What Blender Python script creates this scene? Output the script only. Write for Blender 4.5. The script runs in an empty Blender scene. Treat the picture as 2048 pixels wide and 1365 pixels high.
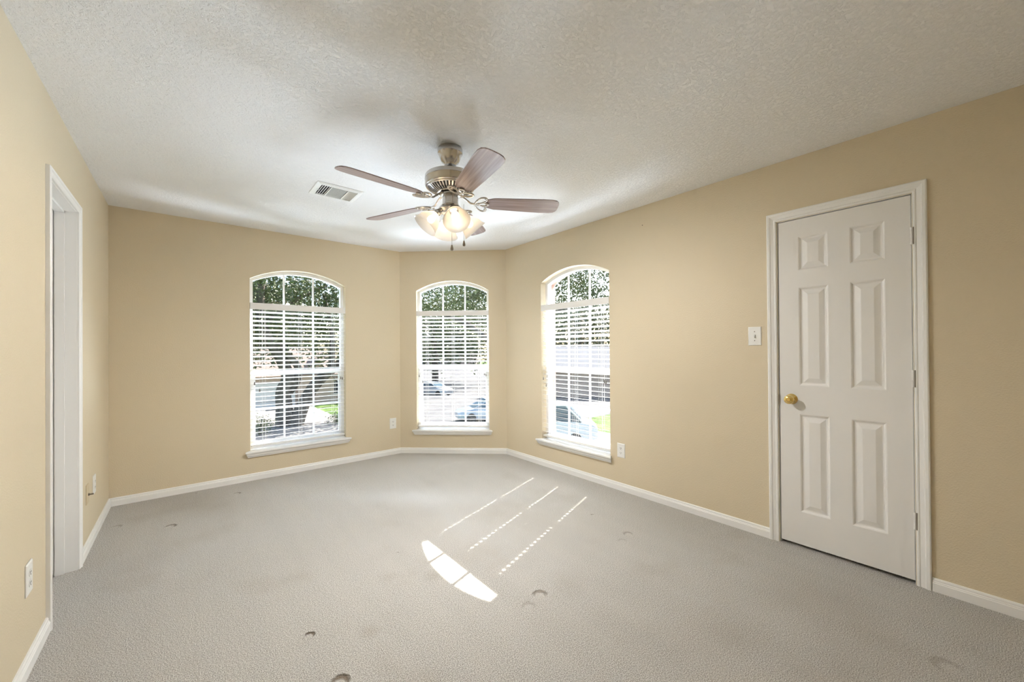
import bpy, math, random
from mathutils import Vector, Matrix
random.seed(7)
C = bpy.context.scene
COL = C.collection
PI = math.pi

# ------------------------------------------------------------------ camera
FPX, YAW, PITCH, ROLL, SHY = 782.094, math.radians(39.7645), math.radians(0.2995), math.radians(-0.4152), 11.531
fw = Vector((math.sin(YAW)*math.cos(PITCH), math.cos(YAW)*math.cos(PITCH), math.sin(PITCH)))
rt = Vector((math.cos(YAW), -math.sin(YAW), 0)); up = rt.cross(fw)
r2 = rt*math.cos(ROLL) + up*math.sin(ROLL); u2 = -rt*math.sin(ROLL) + up*math.cos(ROLL)
cam_data = bpy.data.cameras.new('camera'); cam = bpy.data.objects.new('camera', cam_data); COL.objects.link(cam)
M = Matrix.Identity(4)
for i in range(3):
    M[i][0] = r2[i]; M[i][1] = u2[i]; M[i][2] = -fw[i]
M[0][3], M[1][3], M[2][3] = 0.0, 0.0, 1.2516
cam.matrix_world = M
cam_data.sensor_fit = 'HORIZONTAL'; cam_data.sensor_width = 36.0
cam_data.lens = FPX/2048*36.0; cam_data.shift_y = SHY/2048
cam_data.clip_start = 0.02; cam_data.clip_end = 500
C.camera = cam

# ------------------------------------------------------------------ light, sky, exposure
SUN_DIR = Vector((-1.0, -0.331, -0.997)).normalized()
world = bpy.data.worlds.new('sky'); C.world = world; world.use_nodes = True
wn = world.node_tree; bg = wn.nodes['Background']
sky = wn.nodes.new('ShaderNodeTexSky'); sky.sky_type = 'NISHITA'; sky.sun_disc = False
sky.sun_elevation = math.radians(43.4); sky.sun_rotation = math.radians(71.7); sky.altitude = 50; sky.dust_density = 2.0; sky.air_density = 1.0
wn.links.new(sky.outputs[0], bg.inputs[0]); bg.inputs[1].default_value = 0.42
sd = bpy.data.lights.new('sun', 'SUN'); sun = bpy.data.objects.new('sun', sd); COL.objects.link(sun)
sun.rotation_euler = SUN_DIR.to_track_quat('-Z', 'Y').to_euler(); sun.location = (20, 8, 20)
sd.energy = 18.0; sd.color = (1.0, 0.95, 0.87); sd.angle = math.radians(0.28)
BULB_W = 68.0
# added fill lamps outside each window, unseen, standing in for sky and ground bounce
for nm, wx, wy, az, sky_w, gr_w, gd_, gz_, gw in (('back', 0.913, 4.5157, 0.0, 350.0, 450.0, 6.0, -2.0, 3.0), ('angled', 2.46, 4.08, -0.7497, 1000.0, 900.0, 5.0, -1.75, 2.4), ('right', 2.9353, 2.593, -PI/2, 650.0, 1150.0, 7.0, -2.8, 4.0)):
    nx, ny = -math.sin(az), math.cos(az)
    for part, d, z, sx, sy, watts, col in (('sky', 0.9, 3.4, 1.3, 0.8, sky_w, (0.68, 0.82, 1.0)), ('ground', gd_, gz_, gw, 1.4, gr_w, (0.72, 0.84, 1.0)), ('near_ground', 2.6, -1.6, 2.0, 1.0, gr_w*0.14, (0.72, 0.84, 1.0))):
        ld = bpy.data.lights.new('daylight_fill_%s_%s' % (part, nm), 'AREA'); lo = bpy.data.objects.new(ld.name, ld); COL.objects.link(lo)
        ld.shape = 'RECTANGLE'; ld.size = sx; ld.size_y = sy; ld.energy = watts; ld.color = col
        lo.location = (wx+nx*d, wy+ny*d, z)
        lo.rotation_euler = Vector((-nx*d, -ny*d, 1.25-z)).to_track_quat('-Z', 'Y').to_euler()
C.view_settings.view_transform = 'Standard'; C.view_settings.look = 'None'
C.view_settings.gamma = 1.0; C.view_settings.use_curve_mapping = False
C.view_settings.exposure = 0.10
cy = C.cycles
cy.use_denoising = True; cy.use_adaptive_sampling = True; cy.adaptive_threshold = 0.015; cy.max_bounces = 14; cy.diffuse_bounces = 9; cy.glossy_bounces = 6
cy.transmission_bounces = 10; cy.transparent_max_bounces = 16
cy.sample_clamp_indirect = 12.0; cy.caustics_reflective = False; cy.caustics_refractive = False

# ------------------------------------------------------------------ room numbers (metres)
XL, XR, YB, XA, YR, H = -0.4858, 2.9353, 4.5157, 1.9897, 3.6363, 2.44
YREAR = -0.85
GZ = -3.75                                   # the ground outside, one floor down
WD = 0.22                                    # wall thickness

# ------------------------------------------------------------------ helpers
def set_in(node, name, v):
    if name in node.inputs: node.inputs[name].default_value = v
def mat(name, col, rough=0.6, metal=0.0, spec=0.5):
    m = bpy.data.materials.new(name); m.use_nodes = True
    b = m.node_tree.nodes['Principled BSDF']
    set_in(b, 'Base Color', (*col, 1)); set_in(b, 'Roughness', rough); set_in(b, 'Metallic', metal); set_in(b, 'Specular IOR Level', spec)
    return m
def nt(m): return m.node_tree.nodes, m.node_tree.links, m.node_tree.nodes['Principled BSDF']
def add_bump(m, scale, strength, dist=0.002, kind='noise', detail=3.0, rough=0.5, lo=None, hi=None, stretch=None):
    N, L, b = nt(m)
    tc = N.new('ShaderNodeTexCoord')
    src = tc.outputs['Object']
    if stretch:
        mp = N.new('ShaderNodeMapping'); mp.inputs['Scale'].default_value = stretch; L.new(src, mp.inputs[0]); src = mp.outputs[0]
    if kind == 'noise':
        t = N.new('ShaderNodeTexNoise'); t.inputs['Scale'].default_value = scale; t.inputs['Detail'].default_value = detail; t.inputs['Roughness'].default_value = rough
        out = t.outputs[0]
    else:
        t = N.new('ShaderNodeTexVoronoi'); t.inputs['Scale'].default_value = scale; out = t.outputs[0]
    L.new(src, t.inputs['Vector'])
    if lo is not None:
        mr = N.new('ShaderNodeMapRange'); mr.inputs[1].default_value = lo; mr.inputs[2].default_value = hi; mr.interpolation_type = 'SMOOTHSTEP'
        L.new(out, mr.inputs[0]); out = mr.outputs[0]
    bp = N.new('ShaderNodeBump'); bp.inputs['Strength'].default_value = strength; bp.inputs['Distance'].default_value = dist
    L.new(out, bp.inputs['Height']); L.new(bp.outputs[0], b.inputs['Normal'])
    return out
def add_mottle(m, c1, c2, scale, detail=3.0, stretch=None, lo=0.35, hi=0.65):
    N, L, b = nt(m)
    tc = N.new('ShaderNodeTexCoord'); src = tc.outputs['Object']
    if stretch:
        mp = N.new('ShaderNodeMapping'); mp.inputs['Scale'].default_value = stretch; L.new(src, mp.inputs[0]); src = mp.outputs[0]
    t = N.new('ShaderNodeTexNoise'); t.inputs['Scale'].default_value = scale; t.inputs['Detail'].default_value = detail
    L.new(src, t.inputs['Vector'])
    mr = N.new('ShaderNodeMapRange'); mr.inputs[1].default_value = lo; mr.inputs[2].default_value = hi; L.new(t.outputs[0], mr.inputs[0])
    mx = N.new('ShaderNodeMix'); mx.data_type = 'RGBA'
    mx.inputs[6].default_value = (*c1, 1); mx.inputs[7].default_value = (*c2, 1)
    L.new(mr.outputs[0], mx.inputs[0]); L.new(mx.outputs[2], b.inputs['Base Color'])
    return mx

class MB:
    """collects polygons; build() links them as one mesh object"""
    def __init__(self): self.v = []; self.f = []; self.mi = []
    def quad(self, *pts, mi=0):
        i = len(self.v); self.v += [tuple(p) for p in pts]; self.f.append(tuple(range(i, i+len(pts)))); self.mi.append(mi)
    def box(self, x0, x1, y0, y1, z0, z1, mi=0):
        P = [(x0,y0,z0),(x1,y0,z0),(x1,y1,z0),(x0,y1,z0),(x0,y0,z1),(x1,y0,z1),(x1,y1,z1),(x0,y1,z1)]
        i = len(self.v); self.v += P
        for f in ((0,3,2,1),(4,5,6,7),(0,1,5,4),(1,2,6,5),(2,3,7,6),(3,0,4,7)):
            self.f.append(tuple(i+k for k in f)); self.mi.append(mi)
    def grid(self, rows, closed_u=False, closed_v=False, mi=0):
        n, m = len(rows), len(rows[0]); i0 = len(self.v)
        for r in rows: self.v += [tuple(p) for p in r]
        for a in range(n if closed_v else n-1):
            for b in range(m if closed_u else m-1):
                self.f.append((i0+a*m+b, i0+a*m+(b+1)%m, i0+((a+1)%n)*m+(b+1)%m, i0+((a+1)%n)*m+b)); self.mi.append(mi)
    def lathe(self, prof, n=32, c=(0,0,0), rot=None, mi=0):
        rows = []
        for r, z in prof:
            row = []
            for k in range(n):
                p = Vector((r*math.cos(2*PI*k/n), r*math.sin(2*PI*k/n), z))
                if rot is not None: p = rot @ p
                row.append(p+Vector(c))
            rows.append(row)
        self.grid(rows, closed_u=True, mi=mi)
    def tube(self, pts, r, n=8, closed=False, flat=1.0, caps=True, mi=0):
        pts = [Vector(p) for p in pts]; rows = []; m = len(pts); prev = None
        for k, p in enumerate(pts):
            if closed: t = pts[(k+1) % m]-pts[k-1]
            else: t = pts[min(k+1, m-1)]-pts[max(k-1, 0)]
            t.normalize()
            a = Vector((0,0,1)) if abs(t.z) < 0.95 else Vector((1,0,0))
            if prev is not None: a = prev
            s = t.cross(a).normalized(); b = s.cross(t).normalized(); prev = b
            rr = r[k] if isinstance(r, (list, tuple)) else r
            rows.append([p+s*rr*math.cos(2*PI*q/n)+b*rr*flat*math.sin(2*PI*q/n) for q in range(n)])
        self.grid(rows, closed_u=True, closed_v=closed, mi=mi)
        if caps and not closed:
            self.quad(*rows[0], mi=mi); self.quad(*reversed(rows[-1]), mi=mi)
    def sphere(self, c, r, n=16, m=10, sz=1.0, mi=0):
        rows = []
        for a in range(m+1):
            th = PI*a/m
            rows.append([(c[0]+r*math.sin(th)*math.cos(2*PI*k/n), c[1]+r*math.sin(th)*math.sin(2*PI*k/n), c[2]-r*sz*math.cos(th)) for k in range(n)])
        self.grid(rows, closed_u=True, mi=mi)
    def build(self, name, mats, parent=None, smooth=False, bevel=0.0, merge=True):
        me = bpy.data.meshes.new(name); me.from_pydata(self.v, [], self.f)
        if not isinstance(mats, (list, tuple)): mats = [mats]
        for m in mats: me.materials.append(m)
        if len(mats) > 1: me.polygons.foreach_set('material_index', self.mi)
        import bmesh
        if merge:
            b = bmesh.new(); b.from_mesh(me)
            bmesh.ops.remove_doubles(b, verts=b.verts, dist=1e-5)
            bmesh.ops.recalc_face_normals(b, faces=b.faces)
            b.to_mesh(me); b.free()
        if smooth: me.polygons.foreach_set('use_smooth', [True]*len(me.polygons))
        me.update()
        o = bpy.data.objects.new(name, me); COL.objects.link(o)
        if parent is not None: o.parent = parent
        if smooth:
            md = o.modifiers.new('edge', 'EDGE_SPLIT'); md.split_angle = math.radians(38)
        if bevel:
            md = o.modifiers.new('bevel', 'BEVEL'); md.width = bevel; md.segments = 2; md.limit_method = 'ANGLE'
        return o

def empty(name, loc=(0,0,0), rz=0.0):
    o = bpy.data.objects.new(name, None); COL.objects.link(o); o.location = loc; o.rotation_euler = (0,0,rz); o.empty_display_size = 0.05
    return o
def tag(o, label=None, cat=None, group=None, kind=None):
    if label: o['label'] = label
    if cat: o['category'] = cat
    if group: o['group'] = group
    if kind: o['kind'] = kind
    return o
def dup(root, loc, rz, label):
    r = root.copy(); COL.objects.link(r); r.location = loc; r.rotation_euler = (0,0,rz); r['label'] = label
    for ch in list(root.children):
        c = ch.copy(); COL.objects.link(c); c.parent = r
        for g in list(ch.children):
            d = g.copy(); COL.objects.link(d); d.parent = c
    return r

# wall frames: local x along the wall (left to right seen from inside), y outwards, z up
AN = Vector((XR-XA, YR-YB, 0)); ALEN = AN.length
FR = {'back': ((XL, YB, 0), 0.0), 'angled': ((XA, YB, 0), math.atan2(YR-YB, XR-XA)),
      'right': ((XR, YR, 0), -PI/2), 'left': ((XL, YREAR, 0), PI/2), 'rear': ((XR, YREAR, 0), PI)}
def W(wall, s, d, z):
    (x, y, _), a = FR[wall]
    return (x+s*math.cos(a)-d*math.sin(a), y+s*math.sin(a)+d*math.cos(a), z)
def at_wall(name, wall, s=0.0, z=0.0, d=0.0):
    return empty(name, W(wall, s, d, z), FR[wall][1])

# ------------------------------------------------------------------ materials
PAINT = mat('tan_wall_paint', (0.67, 0.583, 0.43), 0.55, 0, 0.35)
add_bump(PAINT, 135, 0.6, 0.0028, detail=2.0)
CEIL = mat('white_textured_ceiling', (0.90, 0.90, 0.90), 0.85, 0, 0.2)
TRIM = mat('white_trim_paint', (0.86, 0.86, 0.85), 0.38)
DOORP = mat('white_door_paint', (0.81, 0.80, 0.785), 0.42)
VINYL = mat('white_vinyl', (0.82, 0.82, 0.82), 0.35)
BLIND = mat('white_blind', (0.82, 0.81, 0.79), 0.45)
CORD = mat('white_cord', (0.75, 0.73, 0.70), 0.8)
TASSEL = mat('clear_tassel', (0.22, 0.20, 0.17), 0.4)
PLASTIC = mat('white_plastic', (0.82, 0.82, 0.80), 0.35)
TANPL = mat('tan_painted_plate', (0.60, 0.50, 0.33), 0.5)
DARK = mat('dark_recess', (0.02, 0.018, 0.015), 0.8)
NICKEL = mat('brushed_nickel', (0.58, 0.56, 0.535), 0.22, 1.0)
BRASS = mat('polished_brass', (0.83, 0.62, 0.24), 0.14, 1.0)
STEEL = mat('dark_steel', (0.25, 0.21, 0.17), 0.4, 1.0)
BRICK = bpy.data.materials.new('brick_veneer'); BRICK.use_nodes = True
N, L, b_ = nt(BRICK)
bt = N.new('ShaderNodeTexBrick'); bt.inputs['Color1'].default_value = (0.42,0.24,0.17,1); bt.inputs['Color2'].default_value = (0.5,0.33,0.25,1); bt.inputs['Mortar'].default_value = (0.55,0.5,0.45,1)
bt.inputs['Scale'].default_value = 4.5; tc = N.new('ShaderNodeTexCoord'); L.new(tc.outputs['Object'], bt.inputs[0]); L.new(bt.outputs[0], b_.inputs['Base Color']); set_in(b_, 'Roughness', 0.9)

# ceiling: knock-down texture
N, L, b_ = nt(CEIL)
tc = N.new('ShaderNodeTexCoord'); n1 = N.new('ShaderNodeTexNoise'); n1.inputs['Scale'].default_value = 66; n1.inputs['Detail'].default_value = 4; n1.inputs['Distortion'].default_value = 0.6
n2 = N.new('ShaderNodeTexVoronoi'); n2.feature = 'DISTANCE_TO_EDGE'; n2.inputs['Scale'].default_value = 46
L.new(tc.outputs['Object'], n1.inputs['Vector'])
mxv = N.new('ShaderNodeMix'); mxv.data_type = 'VECTOR'; mxv.inputs[0].default_value = 0.06
L.new(tc.outputs['Object'], mxv.inputs[4]); L.new(n1.outputs[1], mxv.inputs[5]); L.new(mxv.outputs[1], n2.inputs['Vector'])
mr1 = N.new('ShaderNodeMapRange'); mr1.inputs[1].default_value = 0.42; mr1.inputs[2].default_value = 0.56; mr1.interpolation_type = 'SMOOTHSTEP'; L.new(n1.outputs[0], mr1.inputs[0])
mr2 = N.new('ShaderNodeMapRange'); mr2.inputs[1].default_value = 0.0; mr2.inputs[2].default_value = 0.18; L.new(n2.outputs[0], mr2.inputs[0])
ad = N.new('ShaderNodeMath'); ad.operation = 'MULTIPLY'; L.new(mr1.outputs[0], ad.inputs[0]); L.new(mr2.outputs[0], ad.inputs[1])
bp = N.new('ShaderNodeBump'); bp.inputs['Strength'].default_value = 0.6; bp.inputs['Distance'].default_value = 0.0045
L.new(ad.outputs[0], bp.inputs['Height']); L.new(bp.outputs[0], b_.inputs['Normal'])

# door skin: faint embossed wood grain
add_bump(DOORP, 260, 0.25, 0.0008, detail=2, stretch=(1.0, 1.0, 0.03))

# carpet: cut pile, vacuum strokes, stains and furniture dents (with a shape of their own)
CARPET = mat('beige_carpet', (0.6, 0.55, 0.48), 0.95, 0, 0.1)
set_in(CARPET.node_tree.nodes['Principled BSDF'], 'Sheen Weight', 0.15)
DENTS = [(-0.086,3.73,.035,.9),(-0.381,3.973,.03,.5),(0.341,4.195,.03,.7),(0.051,4.446,.025,.4),(2.287,1.542,.032,.6),(2.174,1.512,.03,.25),
         (1.387,1.457,.036,.9),(1.279,1.425,.036,.35),(0.419,1.906,.022,1.6),(0.447,1.565,.036,1.3),(2.347,1.891,.012,1.2),(1.006,2.322,.008,.9),(2.284,0.104,.05,.45)]
N, L, b_ = nt(CARPET)
tc = N.new('ShaderNodeTexCoord'); OB = tc.outputs['Object']
def noise(scale, detail=2.0, vec=None, rough=0.5):
    t = N.new('ShaderNodeTexNoise'); t.inputs['Scale'].default_value = scale; t.inputs['Detail'].default_value = detail; t.inputs['Roughness'].default_value = rough
    L.new(vec or OB, t.inputs['Vector']); return t
def math_n(op, a, b=None, clamp=False):
    n = N.new('ShaderNodeMath'); n.operation = op; n.use_clamp = clamp
    for k, v in ((0, a), (1, b)):
        if v is None: continue
        if isinstance(v, (int, float)): n.inputs[k].default_value = v
        else: L.new(v, n.inputs[k])
    return n.outputs[0]
def mixc(fac, a, b):
    n = N.new('ShaderNodeMix'); n.data_type = 'RGBA'
    for k, v in ((0, fac), (6, a), (7, b)):
        if isinstance(v, (int, float)): n.inputs[k].default_value = v
        elif isinstance(v, tuple): n.inputs[k].default_value = (*v, 1)
        else: L.new(v, n.inputs[k])
    return n.outputs[2]
def rng(v, a, b, c=0.0, d=1.0):
    n = N.new('ShaderNodeMapRange'); n.interpolation_type = 'SMOOTHSTEP'
    for k, x in zip((1,2,3,4), (a,b,c,d)): n.inputs[k].default_value = x
    L.new(v, n.inputs[0]); return n.outputs[0]
pile = noise(250, 3.0, rough=0.7).outputs[0]
pile2 = noise(75, 2.0).outputs[0]
blot = noise(2.3, 3.0).outputs[0]
mp = N.new('ShaderNodeMapping'); mp.inputs['Rotation'].default_value = (0,0,math.radians(-25)); mp.inputs['Scale'].default_value = (9, 0.5, 1); L.new(OB, mp.inputs[0])
stroke = noise(1.0, 2.0, mp.outputs[0]).outputs[0]
base = mixc(rng(pile, 0.40, 0.60), (0.30,0.282,0.255), (0.85,0.83,0.80))
base = mixc(rng(stroke, 0.42, 0.6, 0, 0.10), base, (0.72,0.68,0.63))
base = mixc(rng(blot, 0.53, 0.72, 0, 0.16), base, (0.33,0.28,0.21))
hgt = math_n('ADD', math_n('MULTIPLY', pile, 0.7), math_n('MULTIPLY', pile2, 0.5))
for (x, y, r, k) in DENTS:
    vm = N.new('ShaderNodeVectorMath'); vm.operation = 'DISTANCE'; vm.inputs[1].default_value = (x, y, 0)
    wob = N.new('ShaderNodeVectorMath'); wob.operation = 'ADD'
    sc_ = N.new('ShaderNodeVectorMath'); sc_.operation = 'SCALE'; sc_.inputs['Scale'].default_value = 0.012
    nn = noise(60, 1.0); L.new(nn.outputs[1], sc_.inputs[0]); L.new(sc_.outputs[0], wob.inputs[0]); L.new(OB, wob.inputs[1]); 
    L.new(wob.outputs[0], vm.inputs[0])
    dist = vm.outputs[1]
    vm2 = N.new('ShaderNodeVectorMath'); vm2.operation = 'DISTANCE'; vm2.inputs[1].default_value = (x-0.25*r, y-0.32*r, 0); L.new(wob.outputs[0], vm2.inputs[0])
    disk = math_n('SUBTRACT', 1.0, rng(dist, r*0.75, r*1.15)); core = math_n('SUBTRACT', 1.0, rng(vm2.outputs[1], r*0.55, r*0.95))
    ring = math_n('SUBTRACT', disk, core, True)                      # a crescent where the pile is crushed down
    hgt = math_n('SUBTRACT', hgt, math_n('MULTIPLY', ring, 1.8*min(k, 1.0)))
    base = mixc(math_n('MULTIPLY', ring, 0.62*min(k, 1.5), True), base, (0.15,0.105,0.06))
    base = mixc(math_n('MULTIPLY', core, 0.25*min(k, 1.0)), base, (0.74,0.70,0.64))
for (x, y, r, k) in ((0.0,4.25,.35,.35),(0.2,3.9,.22,.3),(-0.3,3.3,.35,.25),(0.62,1.75,.05,.35),(1.05,1.95,.06,.3),(0.85,2.1,.05,.25),(1.9,0.45,.5,.35),(1.6,1.0,.45,.18),(2.45,0.5,.25,.3)):
    vm = N.new('ShaderNodeVectorMath'); vm.operation = 'DISTANCE'; vm.inputs[1].default_value = (x, y, 0); L.new(OB, vm.inputs[0])
    disk = math_n('SUBTRACT', 1.0, rng(vm.outputs[1], 0.0, r*1.4))
    base = mixc(math_n('MULTIPLY', math_n('MULTIPLY', disk, k*0.75), rng(blot, 0.3, 0.6, 0.4, 1)), base, (0.30,0.25,0.18))
L.new(base, b_.inputs['Base Color'])
bp = N.new('ShaderNodeBump'); bp.inputs['Strength'].default_value = 1.0; bp.inputs['Distance'].default_value = 0.011
L.new(hgt, bp.inputs['Height']); L.new(bp.outputs[0], b_.inputs['Normal'])

# window glass: clear with a Fresnel reflection
GLASS = bpy.data.materials.new('window_glass'); GLASS.use_nodes = True
N = GLASS.node_tree.nodes; L = GLASS.node_tree.links; N.clear()
o_ = N.new('ShaderNodeOutputMaterial'); tr = N.new('ShaderNodeBsdfTransparent'); gl = N.new('ShaderNodeBsdfGlossy'); gl.inputs['Roughness'].default_value = 0.0
fr = N.new('ShaderNodeFresnel'); fr.inputs[0].default_value = 1.45; ms = N.new('ShaderNodeMixShader')
tr.inputs[0].default_value = (0.97,0.98,0.97,1)
ge = N.new('ShaderNodeNewGeometry'); mr = N.new('ShaderNodeMapRange'); mr.inputs[3].default_value = 1.45; mr.inputs[4].default_value = 1/1.45
L.new(ge.outputs['Backfacing'], mr.inputs[0]); L.new(mr.outputs[0], fr.inputs[0])
L.new(fr.outputs[0], ms.inputs[0]); L.new(tr.outputs[0], ms.inputs[1]); L.new(gl.outputs[0], ms.inputs[2]); L.new(ms.outputs[0], o_.inputs[0])

# frosted lamp glass
FROST = bpy.data.materials.new('frosted_glass'); FROST.use_nodes = True
N = FROST.node_tree.nodes; L = FROST.node_tree.links; N.clear()
o_ = N.new('ShaderNodeOutputMaterial'); tl = N.new('ShaderNodeBsdfTranslucent'); df = N.new('ShaderNodeBsdfDiffuse'); trp = N.new('ShaderNodeBsdfTransparent'); gl = N.new('ShaderNodeBsdfGlossy')
tl.inputs[0].default_value = (0.72,0.67,0.60,1); df.inputs[0].default_value = (0.62,0.56,0.47,1); gl.inputs['Roughness'].default_value = 0.3
m1 = N.new('ShaderNodeMixShader'); m1.inputs[0].default_value = 0.35; m2 = N.new('ShaderNodeMixShader'); m2.inputs[0].default_value = 0.12; m3 = N.new('ShaderNodeMixShader'); m3.inputs[0].default_value = 0.05
L.new(tl.outputs[0], m1.inputs[1]); L.new(df.outputs[0], m1.inputs[2]); L.new(m1.outputs[0], m2.inputs[1]); L.new(trp.outputs[0], m2.inputs[2]); L.new(m2.outputs[0], m3.inputs[1]); L.new(gl.outputs[0], m3.inputs[2]); L.new(m3.outputs[0], o_.inputs[0])
BULB = bpy.data.materials.new('lit_bulb'); BULB.use_nodes = True
N, L, b_ = nt(BULB); set_in(b_, 'Base Color', (0.9,0.85,0.75,1)); set_in(b_, 'Emission Color', (1.0,0.80,0.58,1)); set_in(b_, 'Emission Strength', 13.0)

# blade wood, light cherry wash seen from below
BLADE = mat('cherry_blade', (0.25, 0.17, 0.15), 0.30, 0, 0.6)
add_mottle(BLADE, (0.22,0.155,0.145), (0.37,0.285,0.28), 3.0, 4.0, (1.2, 26, 1))

# ------------------------------------------------------------------ room shell
def arch_z(w, s):
    sc = 0.5*(w['s0']+w['s1']); hw = 0.5*(w['s1']-w['s0']); rise = w['za']-w['zs']
    R = (hw*hw+rise*rise)/(2*rise)
    return w['za']-R+math.sqrt(max(0.0, R*R-(s-sc)**2))
WIN = {'back': dict(s0=0.955, s1=1.842, z0=0.285, zs=1.953, za=2.072),
       'angled': dict(s0=0.202, s1=1.084, z0=0.285, zs=1.960, za=2.078),
       'right': dict(s0=0.601, s1=1.486, z0=0.285, zs=1.957, za=2.068)}
for w in WIN.values(): w['vz0'], w['vz1'] = 1.655, 1.717
DOOR_R = dict(s0=2.795, s1=3.406, z1=2.055, depth=0.12)
DOOR_L = dict(s0=2.72-YREAR, s1=3.332-YREAR, z1=2.058, depth=0.14)

def wall(name, key, length, win=None, door=None):
    m = MB(); fd = 0.075; zsill = win['z0']-0.010 if win else 0
    P = lambda s, d, z: (s, d, z)
    cuts = {0.0, length}
    if win: cuts |= {win['s0']+(win['s1']-win['s0'])*k/28 for k in range(29)}
    if door: cuts |= {door['s0'], door['s1']}
    cuts = sorted(cuts)
    for a, b in zip(cuts, cuts[1:]):
        mid = 0.5*(a+b)
        if win and win['s0'] < mid < win['s1']:
            za, zb = arch_z(win, a), arch_z(win, b)
            for d, mi in ((0.0, 0), (WD, 1)):
                m.quad(P(a,d,0), P(b,d,0), P(b,d,zsill), P(a,d,zsill), mi=mi)
                m.quad(P(a,d,za), P(b,d,zb), P(b,d,H), P(a,d,H), mi=mi)
            for d0, d1, mi in ((0, fd, 0), (fd, WD, 1)):
                m.quad(P(a,d0,za), P(b,d0,zb), P(b,d1,zb), P(a,d1,za), mi=mi)
                m.quad(P(a,d0,zsill), P(b,d0,zsill), P(b,d1,zsill), P(a,d1,zsill), mi=mi)
        elif door and door['s0'] < mid < door['s1']:
            m.quad(P(a,0,door['z1']), P(b,0,door['z1']), P(b,0,H), P(a,0,H))
            m.quad(P(a,0,door['z1']), P(b,0,door['z1']), P(b,door['depth'],door['z1']), P(a,door['depth'],door['z1']))
            m.quad(P(a,door['depth'],0), P(b,door['depth'],0), P(b,door['depth'],door['z1']), P(a,door['depth'],door['z1']))
            m.quad(P(a,WD,0), P(b,WD,0), P(b,WD,H), P(a,WD,H), mi=1)
        else:
            for d, mi in ((0.0, 0), (WD, 1)):
                m.quad(P(a,d,0), P(b,d,0), P(b,d,H), P(a,d,H), mi=mi)
    if win:
        for s, e in ((win['s0'], win['zs']), (win['s1'], win['zs'])):
            for d0, d1, mi in ((0, fd, 0), (fd, WD, 1)):
                m.quad(P(s,d0,zsill), P(s,d1,zsill), P(s,d1,e), P(s,d0,e), mi=mi)
    if door:
        for s in (door['s0'], door['s1']):
            m.quad(P(s,0,0), P(s,door['depth'],0), P(s,door['depth'],door['z1']), P(s,0,door['z1']))
    for s in (0, length): m.quad(P(s,0,0), P(s,WD,0), P(s,WD,H), P(s,0,H), mi=1)
    m.quad(P(0,0,H), P(length,0,H), P(length,WD,H), P(0,WD,H), mi=1)
    o = m.build(name, [PAINT, BRICK]); o.location = FR[key][0]; o.rotation_euler = (0,0,FR[key][1])
    return tag(o, kind='structure')
wall('wall_back', 'back', XA-XL, WIN['back'])
wall('wall_angled', 'angled', ALEN, WIN['angled'])
wall('wall_right', 'right', YR-YREAR, WIN['right'], DOOR_R)
wall('wall_left', 'left', YB-YREAR, None, DOOR_L)
wall('wall_rear', 'rear', XR-XL)

m = MB(); E_ = 0.2
outline = [(XL-E_, YREAR-E_), (XR+E_, YREAR-E_), (XR+E_, YR+E_*0.4), (XA+E_*0.4, YB+E_), (XL-E_, YB+E_)]
m.quad(*[(x, y, 0) for x, y in outline]); tag(m.build('floor', CARPET, merge=False), kind='structure')
m = MB(); m.quad(*[(x, y, H) for x, y in reversed(outline)]); m.quad(*[(x, y, H+0.15) for x, y in outline])
for (a, b) in zip(outline, outline[1:]+outline[:1]): m.quad((*a, H), (*b, H), (*b, H+0.15), (*a, H+0.15))
tag(m.build('ceiling', CEIL, merge=False), kind='structure')

# baseboards: moulded profile
BBP = [(0.0,0.066),(-0.006,0.066),(-0.009,0.060),(-0.009,0.052),(-0.012,0.049),(-0.012,0.045),(-0.0145,0.042),(-0.0145,0.0)]
def baseboard(name, key, runs):
    m = MB()
    for a, b, ca, cb in runs:          # ca/cb: mitre slope at each end
        rows = [[(a - d*ca, d, z) for d, z in BBP], [(b + d*cb, d, z) for d, z in BBP]]
        m.grid(rows); 
        for r in rows: m.quad(*(r+[(r[0][0], 0.0, 0.0)]))
    o = m.build(name, TRIM); o.location = FR[key][0]; o.rotation_euler = (0,0,FR[key][1]); return tag(o, kind='structure')
t45 = 1.0; tA = math.tan(math.radians(21.5))
baseboard('baseboard_left', 'left', [(0, DOOR_L['s0']-0.040, t45, 0), (DOOR_L['s1']+0.036, YB-YREAR, 0, t45)])
baseboard('baseboard_back', 'back', [(0, XA-XL, t45, tA)])
baseboard('baseboard_angled', 'angled', [(0, ALEN, tA, tA)])
baseboard('baseboard_right', 'right', [(0, DOOR_R['s0']-0.052, tA, 0), (DOOR_R['s1']+0.058, YR-YREAR, 0, t45)])

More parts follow.
